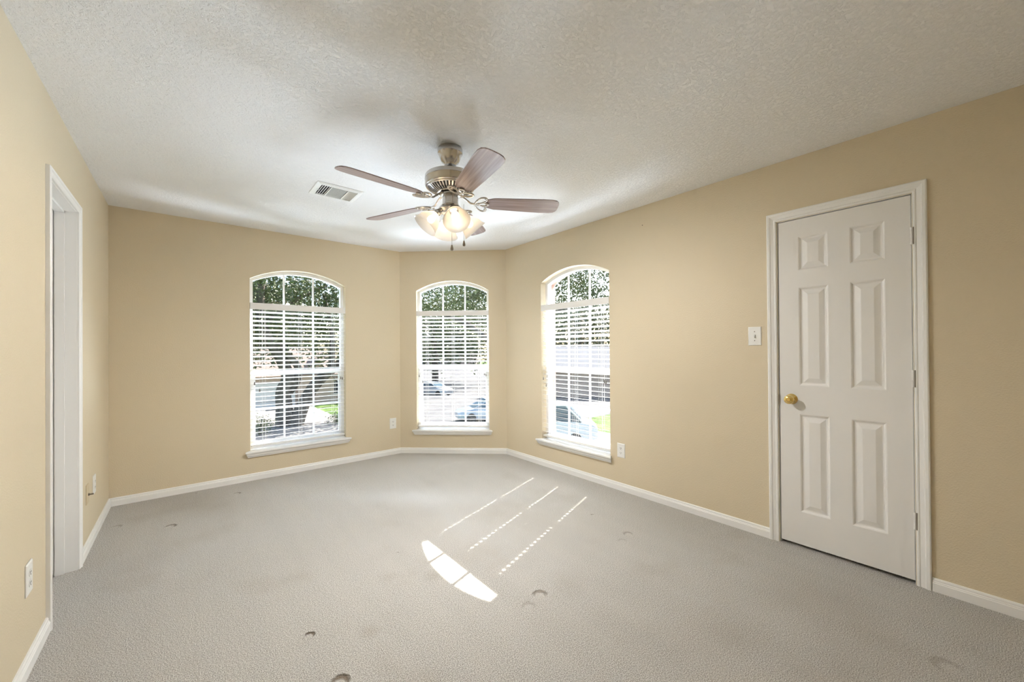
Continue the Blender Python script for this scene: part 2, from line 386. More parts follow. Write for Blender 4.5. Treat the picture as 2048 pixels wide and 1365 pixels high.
# ------------------------------------------------------------------ windows (structure) and blinds (things)
def outline_pts(w, inset, n=28, bottom=True):
    s0, s1 = w['s0']+inset, w['s1']-inset
    pts = [(s0, w['z0']+inset), (s0, arch_z(w, s0)-inset*0.9)] 
    pts += [(s0+(s1-s0)*k/n, arch_z(w, s0+(s1-s0)*k/n)-inset) for k in range(1, n)]
    pts += [(s1, arch_z(w, s1)-inset*0.9), (s1, w['z0']+inset)]
    return pts
def make_window(idx, key):
    w = WIN[key]
    root = at_wall('window_%d' % idx, key); tag(root, kind='structure')
    m = MB()
    A, B = outline_pts(w, -0.002), outline_pts(w, 0.032)
    for d in (0.072, 0.125):
        for k in range(len(A)):
            k2 = (k+1) % len(A)
            m.quad((A[k][0],d,A[k][1]), (A[k2][0],d,A[k2][1]), (B[k2][0],d,B[k2][1]), (B[k][0],d,B[k][1]))
    for k in range(len(B)):
        k2 = (k+1) % len(B)
        m.quad((B[k][0],0.072,B[k][1]), (B[k2][0],0.072,B[k2][1]), (B[k2][0],0.125,B[k2][1]), (B[k][0],0.125,B[k][1]))
    m.build('window_frame', VINYL, root)
    s0, s1 = w['s0']+0.03, w['s1']-0.03
    m = MB()                                            # lower sash
    m.box(s0, s1, 0.078, 0.108, 1.000, 1.048); m.box(s0, s1, 0.080, 0.108, 0.315, 0.355)
    m.box(s0, s0+0.022, 0.080, 0.108, 0.355, 1.0); m.box(s1-0.022, s1, 0.080, 0.108, 0.355, 1.0)
    m.box((s0+s1)/2-0.03, (s0+s1)/2+0.03, 0.070, 0.079, 1.020, 1.042)
    m.build('sash', VINYL, root, bevel=0.002)
    m = MB()
    for k in (1, 2):
        s = s0+(s1-s0)*k/3
        m.box(s-0.0085, s+0.0085, 0.092, 0.104, 0.35, 1.0)
        m.box(s-0.0085, s+0.0085, 0.098, 0.112, 1.045, arch_z(w, s)-0.03)
    m.box(s0, s1, 0.093, 0.103, 0.662, 0.679)
    for z in (1.378, 1.712): m.box(s0, s1, 0.099, 0.111, z-0.0085, z+0.0085)
    m.build('muntin_grille', VINYL, root)
    m = MB(); m.quad((s0,0.098,0.35), (s1,0.098,0.35), (s1,0.098,1.0), (s0,0.098,1.0)); m.build('pane', GLASS, root)
    m = MB(); o = [p for p in outline_pts(w, 0.03)]
    o[0] = (o[0][0], 1.03); o[-1] = (o[-1][0], 1.03)
    m.quad(*[(s, 0.105, z) for s, z in o]); m.build('pane', GLASS, root)
    # stool and apron in one moulding
    m = MB(); prof = [(0.075,0.285),(0.0,0.285),(-0.052,0.287),(-0.056,0.282),(-0.056,0.272),(-0.047,0.266),(-0.040,0.256),(-0.036,0.244),(-0.026,0.234),(-0.022,0.225),(0.0,0.222)]
    def ends(d): 
        e = 0.008+max(0.0, -d)*0.62 if d < 0 else 0.0
        return w['s0']-e, w['s1']+e
    rows = [[(ends(d)[0], d, z) for d, z in prof], [(ends(d)[1], d, z) for d, z in prof]]
    rows[0][1] = (w['s0']-0.008, 0, 0.285); rows[1][1] = (w['s1']+0.008, 0, 0.285); rows[0][-1] = (w['s0']-0.008, 0, 0.222); rows[1][-1] = (w['s1']+0.008, 0, 0.222)
    m.grid(rows)
    for r in rows: m.quad(*r[1:])
    m.build('window_sill', TRIM, root)
    return root

def make_blind(key, label):
    w = WIN[key]; s0, s1 = w['s0']+0.006, w['s1']-0.006; wd = s1-s0
    root = at_wall('window_blind', key, w['s0'], w['vz1'], 0.0); tag(root, label, 'window blind', 'white slatted blinds in the arched windows')
    ox, oz = w['s0'], w['vz1']
    X = lambda s: s-ox
    Z = lambda z: z-oz
    m = MB(); m.box(X(s0-0.004), X(s1+0.004), -0.004, 0.005, Z(w['vz0']), Z(w['vz1'])); m.box(X(s0-0.004), X(s0+0.003), 0.005, 0.03, Z(w['vz0']), Z(w['vz1'])); m.box(X(s1-0.003), X(s1+0.004), 0.005, 0.03, Z(w['vz0']), Z(w['vz1']))
    m.build('valance', BLIND, root, bevel=0.0015)
    m = MB(); m.box(X(s0+0.006), X(s1-0.006), 0.006, 0.060, Z(1.668), Z(1.712)); m.build('headrail', BLIND, root)
    # slats, pierced where the lift cords run
    holes = [s0+0.13*wd, s0+0.50*wd, s0+0.87*wd]; hs, hd = 0.0088, 0.0092
    m = MB(); tilt = math.radians(13); ct, st = math.cos(tilt), math.sin(tilt); dc = 0.036; hw_, th = 0.025, 0.0014
    zt, zb, n = 1.632, 0.362, 30
    for k in range(n):
        zc = zt+(zb-zt)*k/(n-1)
        def P(s, a, o): return (X(s), dc+a*ct+o*st, Z(zc)-a*st+o*ct)      # a: towards the outside, o: thickness
        segs = []; prev = s0+0.004
        for h in holes: segs += [(prev, h-hs, 0), (h-hs, h+hs, 1)]; prev = h+hs
        segs.append((prev, s1-0.004, 0))
        for sa, sb, hole in segs:
            for a0, a1 in (((-hw_, -hd), (hd, hw_)) if hole else ((-hw_, -hd), (-hd, hd), (hd, hw_))):
                for o in (th, -th): m.quad(P(sa,a0,o), P(sb,a0,o), P(sb,a1,o), P(sa,a1,o))
            if hole:
                m.quad(P(sa,-hd,-th), P(sa,hd,-th), P(sa,hd,th), P(sa,-hd,th)); m.quad(P(sb,-hd,-th), P(sb,hd,-th), P(sb,hd,th), P(sb,-hd,th))
                for a in (-hd, hd): m.quad(P(sa,a,-th), P(sb,a,-th), P(sb,a,th), P(sa,a,th))
        for a in (-hw_, hw_): m.quad(P(s0+.004,a,-th), P(s1-.004,a,-th), P(s1-.004,a,th), P(s0+.004,a,th))
        for s in (s0+.004, s1-.004): m.quad(P(s,-hw_,-th), P(s,hw_,-th), P(s,hw_,th), P(s,-hw_,th))
    m.build('slats', BLIND, root, merge=False)
    m = MB(); m.box(X(s0+0.004), X(s1-0.004), 0.012, 0.062, Z(0.312), Z(0.330)); m.build('bottom_rail', BLIND, root, bevel=0.003)
    for h in holes:
        m = MB()
        for d in (dc-hw_-0.001, dc+hw_+0.001):
            m.tube([(X(h+0.012), d, Z(1.67)), (X(h+0.012), d, Z(0.325))], 0.0011, 5); m.tube([(X(h-0.012), d, Z(1.67)), (X(h-0.012), d, Z(0.325))], 0.0011, 5)
        m.build('ladder_cord', CORD, root)
    for nm, s, z in (('lift_cord', s0+0.030, 0.945), ('lift_cord', s0+0.072, 0.875), ('tilt_cord', s1-0.050, 0.958), ('tilt_cord', s1-0.032, 0.953)):
        m = MB(); m.tube([(X(s), 0.002, Z(1.67)), (X(s), -0.003, Z(1.60)), (X(s), -0.003, Z(z))], 0.0010, 5); c = m.build(nm, CORD, root)
        m = MB(); m.lathe([(0.0015,0.012),(0.0045,0.006),(0.0065,-0.010),(0.0065,-0.018),(0.0,-0.020)], 10, (X(s), -0.006, Z(z)-0.008)); m.build('tassel', TASSEL, c, smooth=True)
    return root
make_window(1, 'back'); make_window(2, 'angled'); make_window(3, 'right')
make_blind('back', 'white slatted blind with tree trunks showing behind it')
make_blind('angled', 'white slatted blind in the narrow angled corner wall')
make_blind('right', 'white sunlit slatted blind on the wall that has the door')

# ------------------------------------------------------------------ doors
def casing(root, w, s0, s1, z1, prof):
    """profile (offset outwards from the opening, proud of the wall) swept up, across and down with mitred corners"""
    m = MB(); rows = []
    for corner in range(4):
        row = []
        for off, pr in prof:
            if corner == 0: p = (s0-off, -pr, 0.0)
            elif corner == 1: p = (s0-off, -pr, z1+off)
            elif corner == 2: p = (s1+off, -pr, z1+off)
            else: p = (s1+off, -pr, 0.0)
            row.append(p)
        rows.append(row)
    m.grid(rows)
    return m.build('casing', TRIM, root)
def panel_leaf(m, s0, s1, z0, z1, d, panels):
    xs = sorted({s0, s1} | {p[0] for p in panels} | {p[1] for p in panels}); zs = sorted({z0, z1} | {p[2] for p in panels} | {p[3] for p in panels})
    def inside(x, z): return any(p[0] < x < p[1] and p[2] < z < p[3] for p in panels)
    for a, b in zip(xs, xs[1:]):
        for c, e in zip(zs, zs[1:]):
            if not inside((a+b)/2, (c+e)/2): m.quad((a,d,c), (b,d,c), (b,d,e), (a,d,e))
    for (a, b, c, e) in panels:
        lv = [(0.0, 0.0), (0.006, 0.003), (0.012, 0.0095), (0.018, 0.0105), (0.024, 0.009), (0.045, 0.0015), (0.047, 0.0012)]
        rings = [[(a+i, d+q, c+i), (b-i, d+q, c+i), (b-i, d+q, e-i), (a+i, d+q, e-i)] for i, q in lv]
        m.grid(rings, closed_u=True); m.quad(*rings[-1])
r_ = at_wall('door_1', 'right'); tag(r_, kind='structure'); D = DOOR_R
CP = [(0.003,0.0),(0.003,0.009),(0.008,0.012),(0.014,0.012),(0.017,0.0095),(0.034,0.0135),(0.038,0.0175),(0.050,0.0185),(0.055,0.016),(0.0565,0.0)]
casing(r_, None, D['s0'], D['s1'], D['z1'], CP)
m = MB(); jd = D['depth']
for s, q in ((D['s0'], 1), (D['s1'], -1)): m.box(min(s, s+q*0.0022), max(s, s+q*0.0022), -0.001, jd-0.002, 0, D['z1'])
m.box(D['s0'], D['s1'], -0.001, jd-0.002, D['z1']-0.0022, D['z1']); m.build('jamb', TRIM, r_)
ls0, ls1 = YR-0.8345, YR-0.2345
pn = []
for a, b in ((YR-0.730, YR-0.583), (YR-0.483, YR-0.336)):
    for c, e in ((0.224, 0.832), (1.010, 1.622), (1.728, 1.939)): pn.append((a, b, c, e))
m = MB(); panel_leaf(m, ls0, ls1, 0.020, 2.048, 0.002, pn)
for s in (ls0, ls1): m.quad((s,0.002,0.02), (s,0.037,0.02), (s,0.037,2.048), (s,0.002,2.048))
m.quad((ls0,0.002,0.02),(ls1,0.002,0.02),(ls1,0.037,0.02),(ls0,0.037,0.02)); m.quad((ls0,0.002,2.048),(ls1,0.002,2.048),(ls1,0.037,2.048),(ls0,0.037,2.048)); m.quad((ls0,0.037,0.02),(ls1,0.037,0.02),(ls1,0.037,2.048),(ls0,0.037,2.048))
leaf = m.build('door_leaf', DOORP, r_)
ry = Matrix.Rotation(PI/2, 3, 'X')                       # lathe axis pointing into the room (-y)
m = MB(); m.lathe([(0.0,0.012),(0.012,0.012),(0.026,0.006),(0.033,0.0),(0.033,-0.003)], 32, (YR-0.772, -0.001, 0.922), ry); kr = m.build('rosette', BRASS, leaf, smooth=True); kr['label'] = 'round brass rosette'
m = MB(); m.lathe([(0.011,0.0),(0.011,0.022),(0.018,0.028),(0.0255,0.036),(0.0275,0.046),(0.0255,0.056),(0.019,0.0615),(0.011,0.063),(0.009,0.061),(0.0,0.061)], 32, (YR-0.772, -0.004, 0.922), ry); kn = m.build('knob', BRASS, leaf, smooth=True); kn['label'] = 'round brass knob'
m = MB(); m.box(D['s0']+0.0015, ls0-0.0002, -0.0035, 0.006, 0.880, 0.945); m.build('strike_plate', STEEL, r_)
for zc in (1.830, 1.080, 0.335):
    m = MB(); s = YR-0.2315
    for k in range(5):
        z0 = zc-0.045+k*0.018; m.lathe([(0.0,z0),(0.0058,z0+0.0003),(0.0058,z0+0.0174),(0.0,z0+0.0177)], 12, (s, -0.0065, 0))
    m.box(s-0.014, s+0.001, -0.0008, 0.003, zc-0.044, zc+0.044); m.box(s+0.0058, s+0.0088, -0.0135, -0.003, zc-0.045, zc+0.045, mi=1); m.build('hinge', [DOORP, STEEL], r_)

r_ = at_wall('door_2', 'left'); tag(r_, kind='structure'); D = DOOR_L
casing(r_, None, D['s0'], D['s1'], D['z1'], [(0.002,0.0),(0.002,0.009),(0.008,0.012),(0.020,0.014),(0.026,0.018),(0.036,0.018),(0.040,0.014),(0.040,0.0)])
m = MB()
for s, q in ((D['s0'], 1), (D['s1'], -1)):
    m.box(min(s, s+q*0.004), max(s, s+q*0.004), -0.001, 0.139, 0, D['z1']); m.box(min(s, s+q*0.016), max(s, s+q*0.016), 0.046, 0.083, 0, D['z1'])
m.box(D['s0'], D['s1'], -0.001, 0.139, D['z1']-0.004, D['z1']); m.box(D['s0'], D['s1'], 0.046, 0.083, D['z1']-0.016, D['z1']); m.build('jamb', TRIM, r_)
a, b = D['s0']+0.007, D['s1']-0.007
pn = [(a+x0, a+x1, c, e) for x0, x1 in ((0.10, 0.25), (0.35, 0.50)) for c, e in ((0.224,0.832),(1.010,1.622),(1.728,1.939))]
m = MB(); panel_leaf(m, a, b, 0.015, D['z1']-0.008, 0.0875, pn); m.quad((a,0.12,0.015),(b,0.12,0.015),(b,0.12,2.05),(a,0.12,2.05))
for s in (a, b): m.quad((s,0.0875,0.015),(s,0.12,0.015),(s,0.12,2.05),(s,0.0875,2.05))
m.build('door_leaf', DOORP, r_)

# ------------------------------------------------------------------ outlets, plates, switch
def plate_mesh(w, h, t=0.006):
    m = MB(); b = 0.006
    rows = []
    for i, dd in ((0.0, 0.0), (0.0, -t*0.45), (b*0.5, -t*0.85), (b, -t)):
        rows.append([(-w/2+i, dd, -h/2+i), (w/2-i, dd, -h/2+i), (w/2-i, dd, h/2-i), (-w/2+i, dd, h/2-i)])
    m.grid(rows, closed_u=True); m.quad(*rows[-1]); return m
def make_outlet(label):
    o = empty('wall_outlet'); tag(o, label, 'outlet', 'white wall outlets')
    plate_mesh(0.079, 0.125).build('plate', PLASTIC, o)
    for q in (1, -1):
        m = MB(); n = 20; pts = []
        for k in range(n):
            a = 2*PI*k/n; pts.append((0.0165*math.cos(a), max(-0.0125, min(0.0125, 0.0165*math.sin(a)))))
        top = [(x, -0.0075, z+q*0.0205) for x, z in pts]; bot = [(x, -0.0055, z+q*0.0205) for x, z in pts]
        m.grid([bot, top], closed_u=True); m.quad(*top); rc = m.build('receptacle', PLASTIC, o)
        m = MB(); c = q*0.0205
        m.box(-0.0075, -0.0050, -0.0079, -0.0072, c-0.001, c+0.0075); m.box(0.0050, 0.0075, -0.0079, -0.0072, c-0.001, c+0.0065); m.lathe([(0.0,0.0006),(0.0028,0.0006),(0.0028,0.0)], 10, (0, -0.0073, c-0.0065), ry); m.build('slots', DARK, rc)
    m = MB(); m.lathe([(0.0,0.0012),(0.0022,0.0009),(0.003,0.0)], 12, (0, -0.006, 0), ry); m.build('screw', PLASTIC, o)
    return o
out = make_outlet('white wall outlet right of the tree-trunk window, near the angled corner'); out.location = W('back', 1.895-XL, -0.0005, 0.370)
dup(out, W('right', YR-2.036, -0.0005, 0.350), FR['right'][1], 'white wall outlet just right of the sunlit window, below sill height')
dup(out, W('left', 2.425-YREAR, -0.0005, 0.356), FR['left'][1], 'white wall outlet on the near side of the left doorway')
dup(out, W('left', 3.858-YREAR, -0.0005, 0.354), FR['left'][1], 'white wall outlet beyond the left doorway, nearest the far corner')
o = at_wall('cable_plate', 'left', 3.617-YREAR, 0.354, -0.0005); tag(o, 'tan painted cable plate with a dark connector beside the left doorway', 'wall plate')
plate_mesh(0.072, 0.122).build('plate', TANPL, o)
m = MB(); m.lathe([(0.0,0.030),(0.0045,0.030),(0.0045,0.012),(0.008,0.012),(0.008,0.005)], 12, (0.0, 0.0, -0.004), ry); m.build('connector', STEEL, o, smooth=True)['label'] = 'dark metal coaxial connector'
o = at_wall('light_switch', 'right', YR-0.975, 1.325, -0.0005); tag(o, 'white toggle light switch on the tan wall beside the six-panel door', 'light switch')
plate_mesh(0.079, 0.124).build('plate', PLASTIC, o)
m = MB(); rows = [[(-0.005,-0.006,-0.012),(0.005,-0.006,-0.012),(0.005,-0.006,0.012),(-0.005,-0.006,0.012)], [(-0.004,-0.008,-0.010),(0.004,-0.008,-0.010),(0.004,-0.008,0.008),(-0.004,-0.008,0.008)], [(-0.0032,-0.019,-0.013),(0.0032,-0.019,-0.013),(0.0032,-0.019,-0.006),(-0.0032,-0.019,-0.006)]]
m.grid(rows, closed_u=True); m.quad(*rows[-1]); m.build('toggle', PLASTIC, o)
for q in (1, -1):
    m = MB(); m.lathe([(0.0,0.0014),(0.0026,0.001),(0.0034,0.0)], 12, (0, -0.006, q*0.030), ry); m.build('screw', STEEL, o)
m = MB(); m.lathe([(0.0,0.006),(0.004,0.005),(0.004,0.002),(0.0015,0.002),(0.0015,-0.001)], 12, (0,0,0), ry); o = m.build('nail', STEEL); o.location = W('right', YR-1.808, 0, 2.278); o.rotation_euler = (0,0,FR['right'][1])
tag(o, 'small dark nail left in the tan wall high above the light switch', 'nail')

# ------------------------------------------------------------------ ceiling vent
o = empty('ceiling_vent', (0.869, 3.096, H)); tag(o, 'white metal air vent on the ceiling beside the fan', 'air vent')
m = MB(); hx, hy = 0.160, 0.134
rings = [[(-a, -b, z), (a, -b, z), (a, b, z), (-a, b, z)] for a, b, z in ((hx, hy, 0.0), (hx, hy, -0.003), (hx-0.022, hy-0.020, -0.010), (hx-0.034, hy-0.034, -0.010), (hx-0.036, hy-0.036, -0.003))]
m.grid(rings, closed_u=True); m.build('frame', PLASTIC, o)
m = MB(); m.quad((-hx+.036,-hy+.036,-0.0012),(hx-.036,-hy+.036,-0.0012),(hx-.036,hy-.036,-0.0012),(-hx+.036,hy-.036,-0.0012)); m.build('duct_opening', DARK, o)
def louvre(x, y0, y1, tilt, w=0.010):
    c, s = math.cos(tilt)*w/2, math.sin(tilt)*w/2
    m = MB(); 
    a = [(x-c, y0, -0.006-s), (x+c, y0, -0.006+s), (x+c, y1, -0.006+s), (x-c, y1, -0.006-s)]
    b = [(p[0]+0.0008, p[1], p[2]-0.0008) for p in a]
    m.grid([a, b], closed_u=True); m.quad(*a); m.quad(*reversed(b)); return m
for k in range(4): louvre(-0.114+k*0.0155, -hy+.037, hy-.037, math.radians(38)).build('slat', PLASTIC, o)
for k in range(4): louvre(0.069+k*0.0155, -hy+.037, hy-.037, math.radians(-42), 0.015).build('slat', PLASTIC, o)
for x in (-0.058, 0.058):
    m = MB(); m.box(x-0.0025, x+0.0025, -hy+.036, hy-.036, -0.0115, -0.002); m.build('divider', PLASTIC, o)
GREYM = mat('grey_louvre_metal', (0.42, 0.42, 0.39), 0.5)
for k in range(14):
    y = -hy+.042+k*0.0141; m = MB(); m.box(-0.055, 0.055, y-0.0052, y+0.0052, -0.0072, -0.0062); m.build('cross_slat', GREYM, o)
m = MB(); m.tube([(-0.137, -0.02, -0.010), (-0.137, -0.02, -0.022), (-0.133, -0.035, -0.024)], 0.002, 6); m.build('damper_lever', PLASTIC, o)

# ------------------------------------------------------------------ ceiling fan
fan = empty('ceiling_fan', (1.203, 2.006, H)); tag(fan, 'five-blade ceiling fan in brushed nickel with four lit frosted shades', 'ceiling fan')
ZK = [(0.0,0.0),(-0.074,-0.104),(-0.112,-0.158),(-0.207,-0.236),(-0.238,-0.270),(-0.257,-0.283),(-0.312,-0.328),(-0.378,-0.402)]
def fz(z):                                               # drop of each part below the ceiling
    for (a0, b0), (a1, b1) in zip(ZK, ZK[1:]):
        if z >= a1: return b0+(b1-b0)*(z-a0)/(a1-a0)
    return z-0.024
def lat(name, prof, mt, parent, n=48, **k):
    m = MB(); m.lathe([(r, fz(z)) for r, z in prof], n, **k); return m.build(name, mt, parent, smooth=True)
lat('canopy', [(0.0,0.0),(0.070,0.0),(0.073,-0.004),(0.073,-0.022),(0.066,-0.028),(0.062,-0.040),(0.052,-0.056),(0.038,-0.064),(0.034,-0.072),(0.020,-0.074),(0.018,-0.066),(0.0,-0.064)], NICKEL, fan)
lat('downrod', [(0.012,-0.060),(0.012,-0.118),(0.022,-0.120),(0.022,-0.126)], NICKEL, fan, 20)
lat('motor_housing', [(0.0,-0.112),(0.060,-0.113),(0.128,-0.117),(0.143,-0.122),(0.147,-0.130),(0.147,-0.150),(0.1485,-0.152),(0.147,-0.155),(0.147,-0.190),(0.143,-0.200),(0.132,-0.206),(0.128,-0.207)], NICKEL, fan, 64)
m = MB(); NV = 40                                        # ribbed vent ring under the motor
for k in range(NV):
    a0 = 2*PI*k/NV; a1 = a0+2*PI/NV*0.52
    rows = []
    for r, z in ((0.134,-0.205),(0.128,-0.211),(0.105,-0.226),(0.078,-0.235)):
        rows.append([(r*math.cos(a0+(a1-a0)*q/2), r*math.sin(a0+(a1-a0)*q/2), fz(z)) for q in range(3)])
    m.grid(rows)
m.lathe([(r, fz(z)) for r, z in ((0.136,-0.203),(0.134,-0.209),(0.127,-0.212))], 64); m.lathe([(r, fz(z)) for r, z in ((0.080,-0.2335),(0.076,-0.238),(0.066,-0.238))], 48)
m.build('vent_ring', NICKEL, fan, merge=False)
lat('motor_core', [(0.130,-0.204),(0.122,-0.208),(0.100,-0.219),(0.074,-0.229),(0.060,-0.230),(0.060,-0.245),(0.0,-0.245)], DARK, fan)
lat('flywheel', [(0.0,-0.236),(0.056,-0.236),(0.060,-0.240),(0.060,-0.254),(0.050,-0.257),(0.0,-0.257)], NICKEL, fan)
lat('switch_housing', [(0.046,-0.252),(0.047,-0.256),(0.047,-0.312),(0.0495,-0.314),(0.0495,-0.320),(0.058,-0.326),(0.068,-0.336),(0.072,-0.346),(0.066,-0.356),(0.046,-0.364),(0.020,-0.368),(0.012,-0.376),(0.0,-0.378)], NICKEL, fan)
ZB = 2.118-H
def blade_outline():
    pts = []; r0, r1 = 0.215, 0.655
    for k in range(9): 
        t = k/8; pts.append((r0+(r1-0.05-r0)*t, -(0.052+0.016*t)))
    for k in range(1, 8):
        a = -PI/2+PI*k/8; pts.append((r1-0.03+0.03*math.cos(a) if True else 0, 0.0))
    return pts
def make_blade():
    r0, r1, w0, w1, th = 0.208, 0.655, 0.0535, 0.069, 0.0027
    side = [(r0+0.012, w0-0.012), (r0+0.05, w0+0.002), (r0+0.2, w0+0.010), (r1-0.10, w1), (r1-0.045, w1-0.001), (r1-0.020, w1-0.008), (r1-0.006, w1-0.024), (r1-0.0005, w1-0.045)]
    loop = [(r0, -w0+0.020)] + [(x, -y) for x, y in side] + [(r1, 0.0)] + [(x, y) for x, y in reversed(side)] + [(r0, w0-0.020)]
    m = MB(); a = [(x, y, th) for x, y in loop]; b = [(x, y, -th) for x, y in loop]
    m.quad(*a); m.quad(*reversed(b)); m.grid([b, a], closed_u=True)
    return m
def leaf_loop(cx, cy, ang, ln, wd, z, n=20):
    pts = []
    for k in range(n):
        t = 2*PI*k/n; u = -math.cos(t); x = ln*(u+1)/2; y = wd*math.sin(t)*(0.55+0.45*(u+1)/2)
        pts.append((cx+x*math.cos(ang)-y*math.sin(ang), cy+x*math.sin(ang)+y*math.cos(ang), z))
    return pts
def make_iron():
    m = MB(); z = -0.0075
    m.tube([(0.050,0,0.042),(0.074,0,0.034),(0.098,0,0.014),(0.118,0,-0.002),(0.150,0,z)], [0.008,0.0075,0.007,0.0065,0.006], 8, flat=0.75)
    m.tube(leaf_loop(0.146, 0.0, math.radians(48), 0.092, 0.027, z), 0.0056, 6, closed=True)
    m.tube(leaf_loop(0.146, 0.0, math.radians(-48), 0.092, 0.027, z), 0.0056, 6, closed=True)
    m.tube(leaf_loop(0.150, 0.0, 0.0, 0.075, 0.018, z), 0.0046, 6, closed=True)
    m.tube([(0.162+0.011*math.cos(2*PI*k/14), 0.011*math.sin(2*PI*k/14), z-0.002) for k in range(14)], 0.0036, 6, closed=True)
    for x, y in ((0.222, 0.0), (0.205, 0.055), (0.205, -0.055)): m.lathe([(0.0,-0.004),(0.005,-0.003),(0.006,0.004)], 10, (x, y, z))
    return m
bm0, im0 = make_blade(), make_iron()
blade0 = iron0 = None
for k in range(5):
    a = math.radians(40.5+72*k)
    if k == 0:
        bl = blade0 = bm0.build('blade', BLADE, fan, bevel=0.0012); ir = iron0 = im0.build('blade_iron', NICKEL, fan, smooth=True)
    else:
        bl = blade0.copy(); COL.objects.link(bl); bl.parent = fan; ir = iron0.copy(); COL.objects.link(ir); ir.parent = fan
    for ob in (bl, ir):
        ob.location = (0, 0, ZB+0.006); ob.rotation_euler = (Matrix.Rotation(a, 3, 'Z') @ Matrix.Rotation(math.radians(-13 if ob is bl else -11), 3, 'X')).to_euler()
# four shades
shade_prof = [(0.021,0.0),(0.024,0.006),(0.036,0.020),(0.052,0.042),(0.062,0.066),(0.066,0.086),(0.073,0.100),(0.078,0.106)]
for k, deg in enumerate((-107.8, -17.8, 72.2, 162.2)):
    a = math.radians(deg); tilt = math.radians(42)
    dirv = Vector((math.cos(a)*math.sin(tilt), math.sin(a)*math.sin(tilt), -math.cos(tilt)))
    q = Vector((0,0,1)).rotation_difference(dirv).to_matrix()
    base = Vector((math.cos(a)*0.078, math.sin(a)*0.078, -0.391))
    m = MB(); m.lathe(shade_prof, 36, base+dirv*0.004, q); sh = m.build('lamp_shade', FROST, fan, smooth=True)
    m = MB(); m.lathe([(0.0,-0.030),(0.012,-0.028),(0.017,-0.016),(0.020,-0.010),(0.026,-0.004),(0.0275,0.010),(0.025,0.014),(0.0,0.014)], 28, base, q)
    m.tube([(math.cos(a)*0.045, math.sin(a)*0.045, -0.372), tuple(base-dirv*0.02)], 0.009, 10); m.build('socket', NICKEL, sh, smooth=True)
    m = MB(); rows = [(0.010,0.016),(0.013,0.028),(0.019,0.042),(0.0225,0.055),(0.020,0.067),(0.012,0.075),(0.0,0.078)]; m.lathe(rows, 20, base, q); m.build('bulb', BULB, sh, smooth=True)
    ld = bpy.data.lights.new('bulb_fill', 'SPOT'); lo = bpy.data.objects.new('bulb_fill', ld); COL.objects.link(lo); lo.parent = fan      # spot added at each lit bulb to fill the room, sparing the blades
    lo.location = base+dirv*0.098; lo.rotation_euler = dirv.to_track_quat('-Z', 'Y').to_euler()
    ld.energy = BULB_W; ld.color = (1.0, 0.97, 0.93); ld.shadow_soft_size = 0.03; ld.spot_size = math.radians(142); ld.spot_blend = 1.0
# pull chains
tow = Vector((-0.64, -0.77, 0))
for (dx, dz0, dz1) in ((Vector((0.012,-0.010,0))+tow*0.056, -0.370, -0.587), (Vector((0.060,-0.050,0))+tow*-0.005, -0.330, -0.546)):
    m = MB(); n = int((dz0-dz1)/0.0055)
    for k in range(n): m.sphere((dx.x, dx.y, dz0-k*0.0055), 0.0021, 6, 4)
    ch = m.build('pull_chain', NICKEL, fan)
    m = MB(); m.lathe([(0.0,0.010),(0.003,0.008),(0.006,-0.004),(0.0085,-0.016),(0.007,-0.024),(0.0,-0.027)], 14, (dx.x, dx.y, dz1-0.006)); m.build('fob', STEEL, ch, smooth=True)

# ------------------------------------------------------------------ outside: ground, street, houses, trees, cars
GRASS = mat('lawn_grass', (0.10, 0.17, 0.05), 0.9, 0, 0.1); add_mottle(GRASS, (0.07,0.13,0.03), (0.16,0.22,0.08), 1.2, 5)
CONC = mat('concrete_paving', (0.27, 0.255, 0.235), 0.9); add_mottle(CONC, (0.23,0.215,0.20), (0.30,0.285,0.265), 0.8, 5)
ASPH = mat('asphalt', (0.10, 0.10, 0.105), 0.9); add_mottle(ASPH, (0.085,0.085,0.09), (0.13,0.13,0.13), 0.7, 5)
m = MB(); m.quad((-60,8,GZ), (140,-60,GZ), (140,140,GZ), (-60,140,GZ)); m.quad((3.4,-60,GZ), (140,-60,GZ), (140,8,GZ), (3.4,8,GZ)); tag(m.build('lawn_ground', GRASS), kind='structure')
m = MB()
def strip(m, pts, z):
    for (a, b, c, d) in pts: m.quad((*a, z), (*b, z), (*c, z), (*d, z))
strip(m, [((2.0,26.0),(8.6,26.0),(8.6,39.5),(2.0,39.5)), ((-30,24.2),(12.5,24.2),(12.5,26.0),(-30,26.0)), ((12.5,10.0),(19.0,10.0),(19.0,16.5),(12.5,16.5))], GZ+0.02)
tag(m.build('driveway', CONC), kind='structure')
m = MB(); strip(m, [((12.5,18.0),(90,18.0),(90,88),(12.5,88))], GZ+0.01); tag(m.build('street', ASPH), kind='structure')

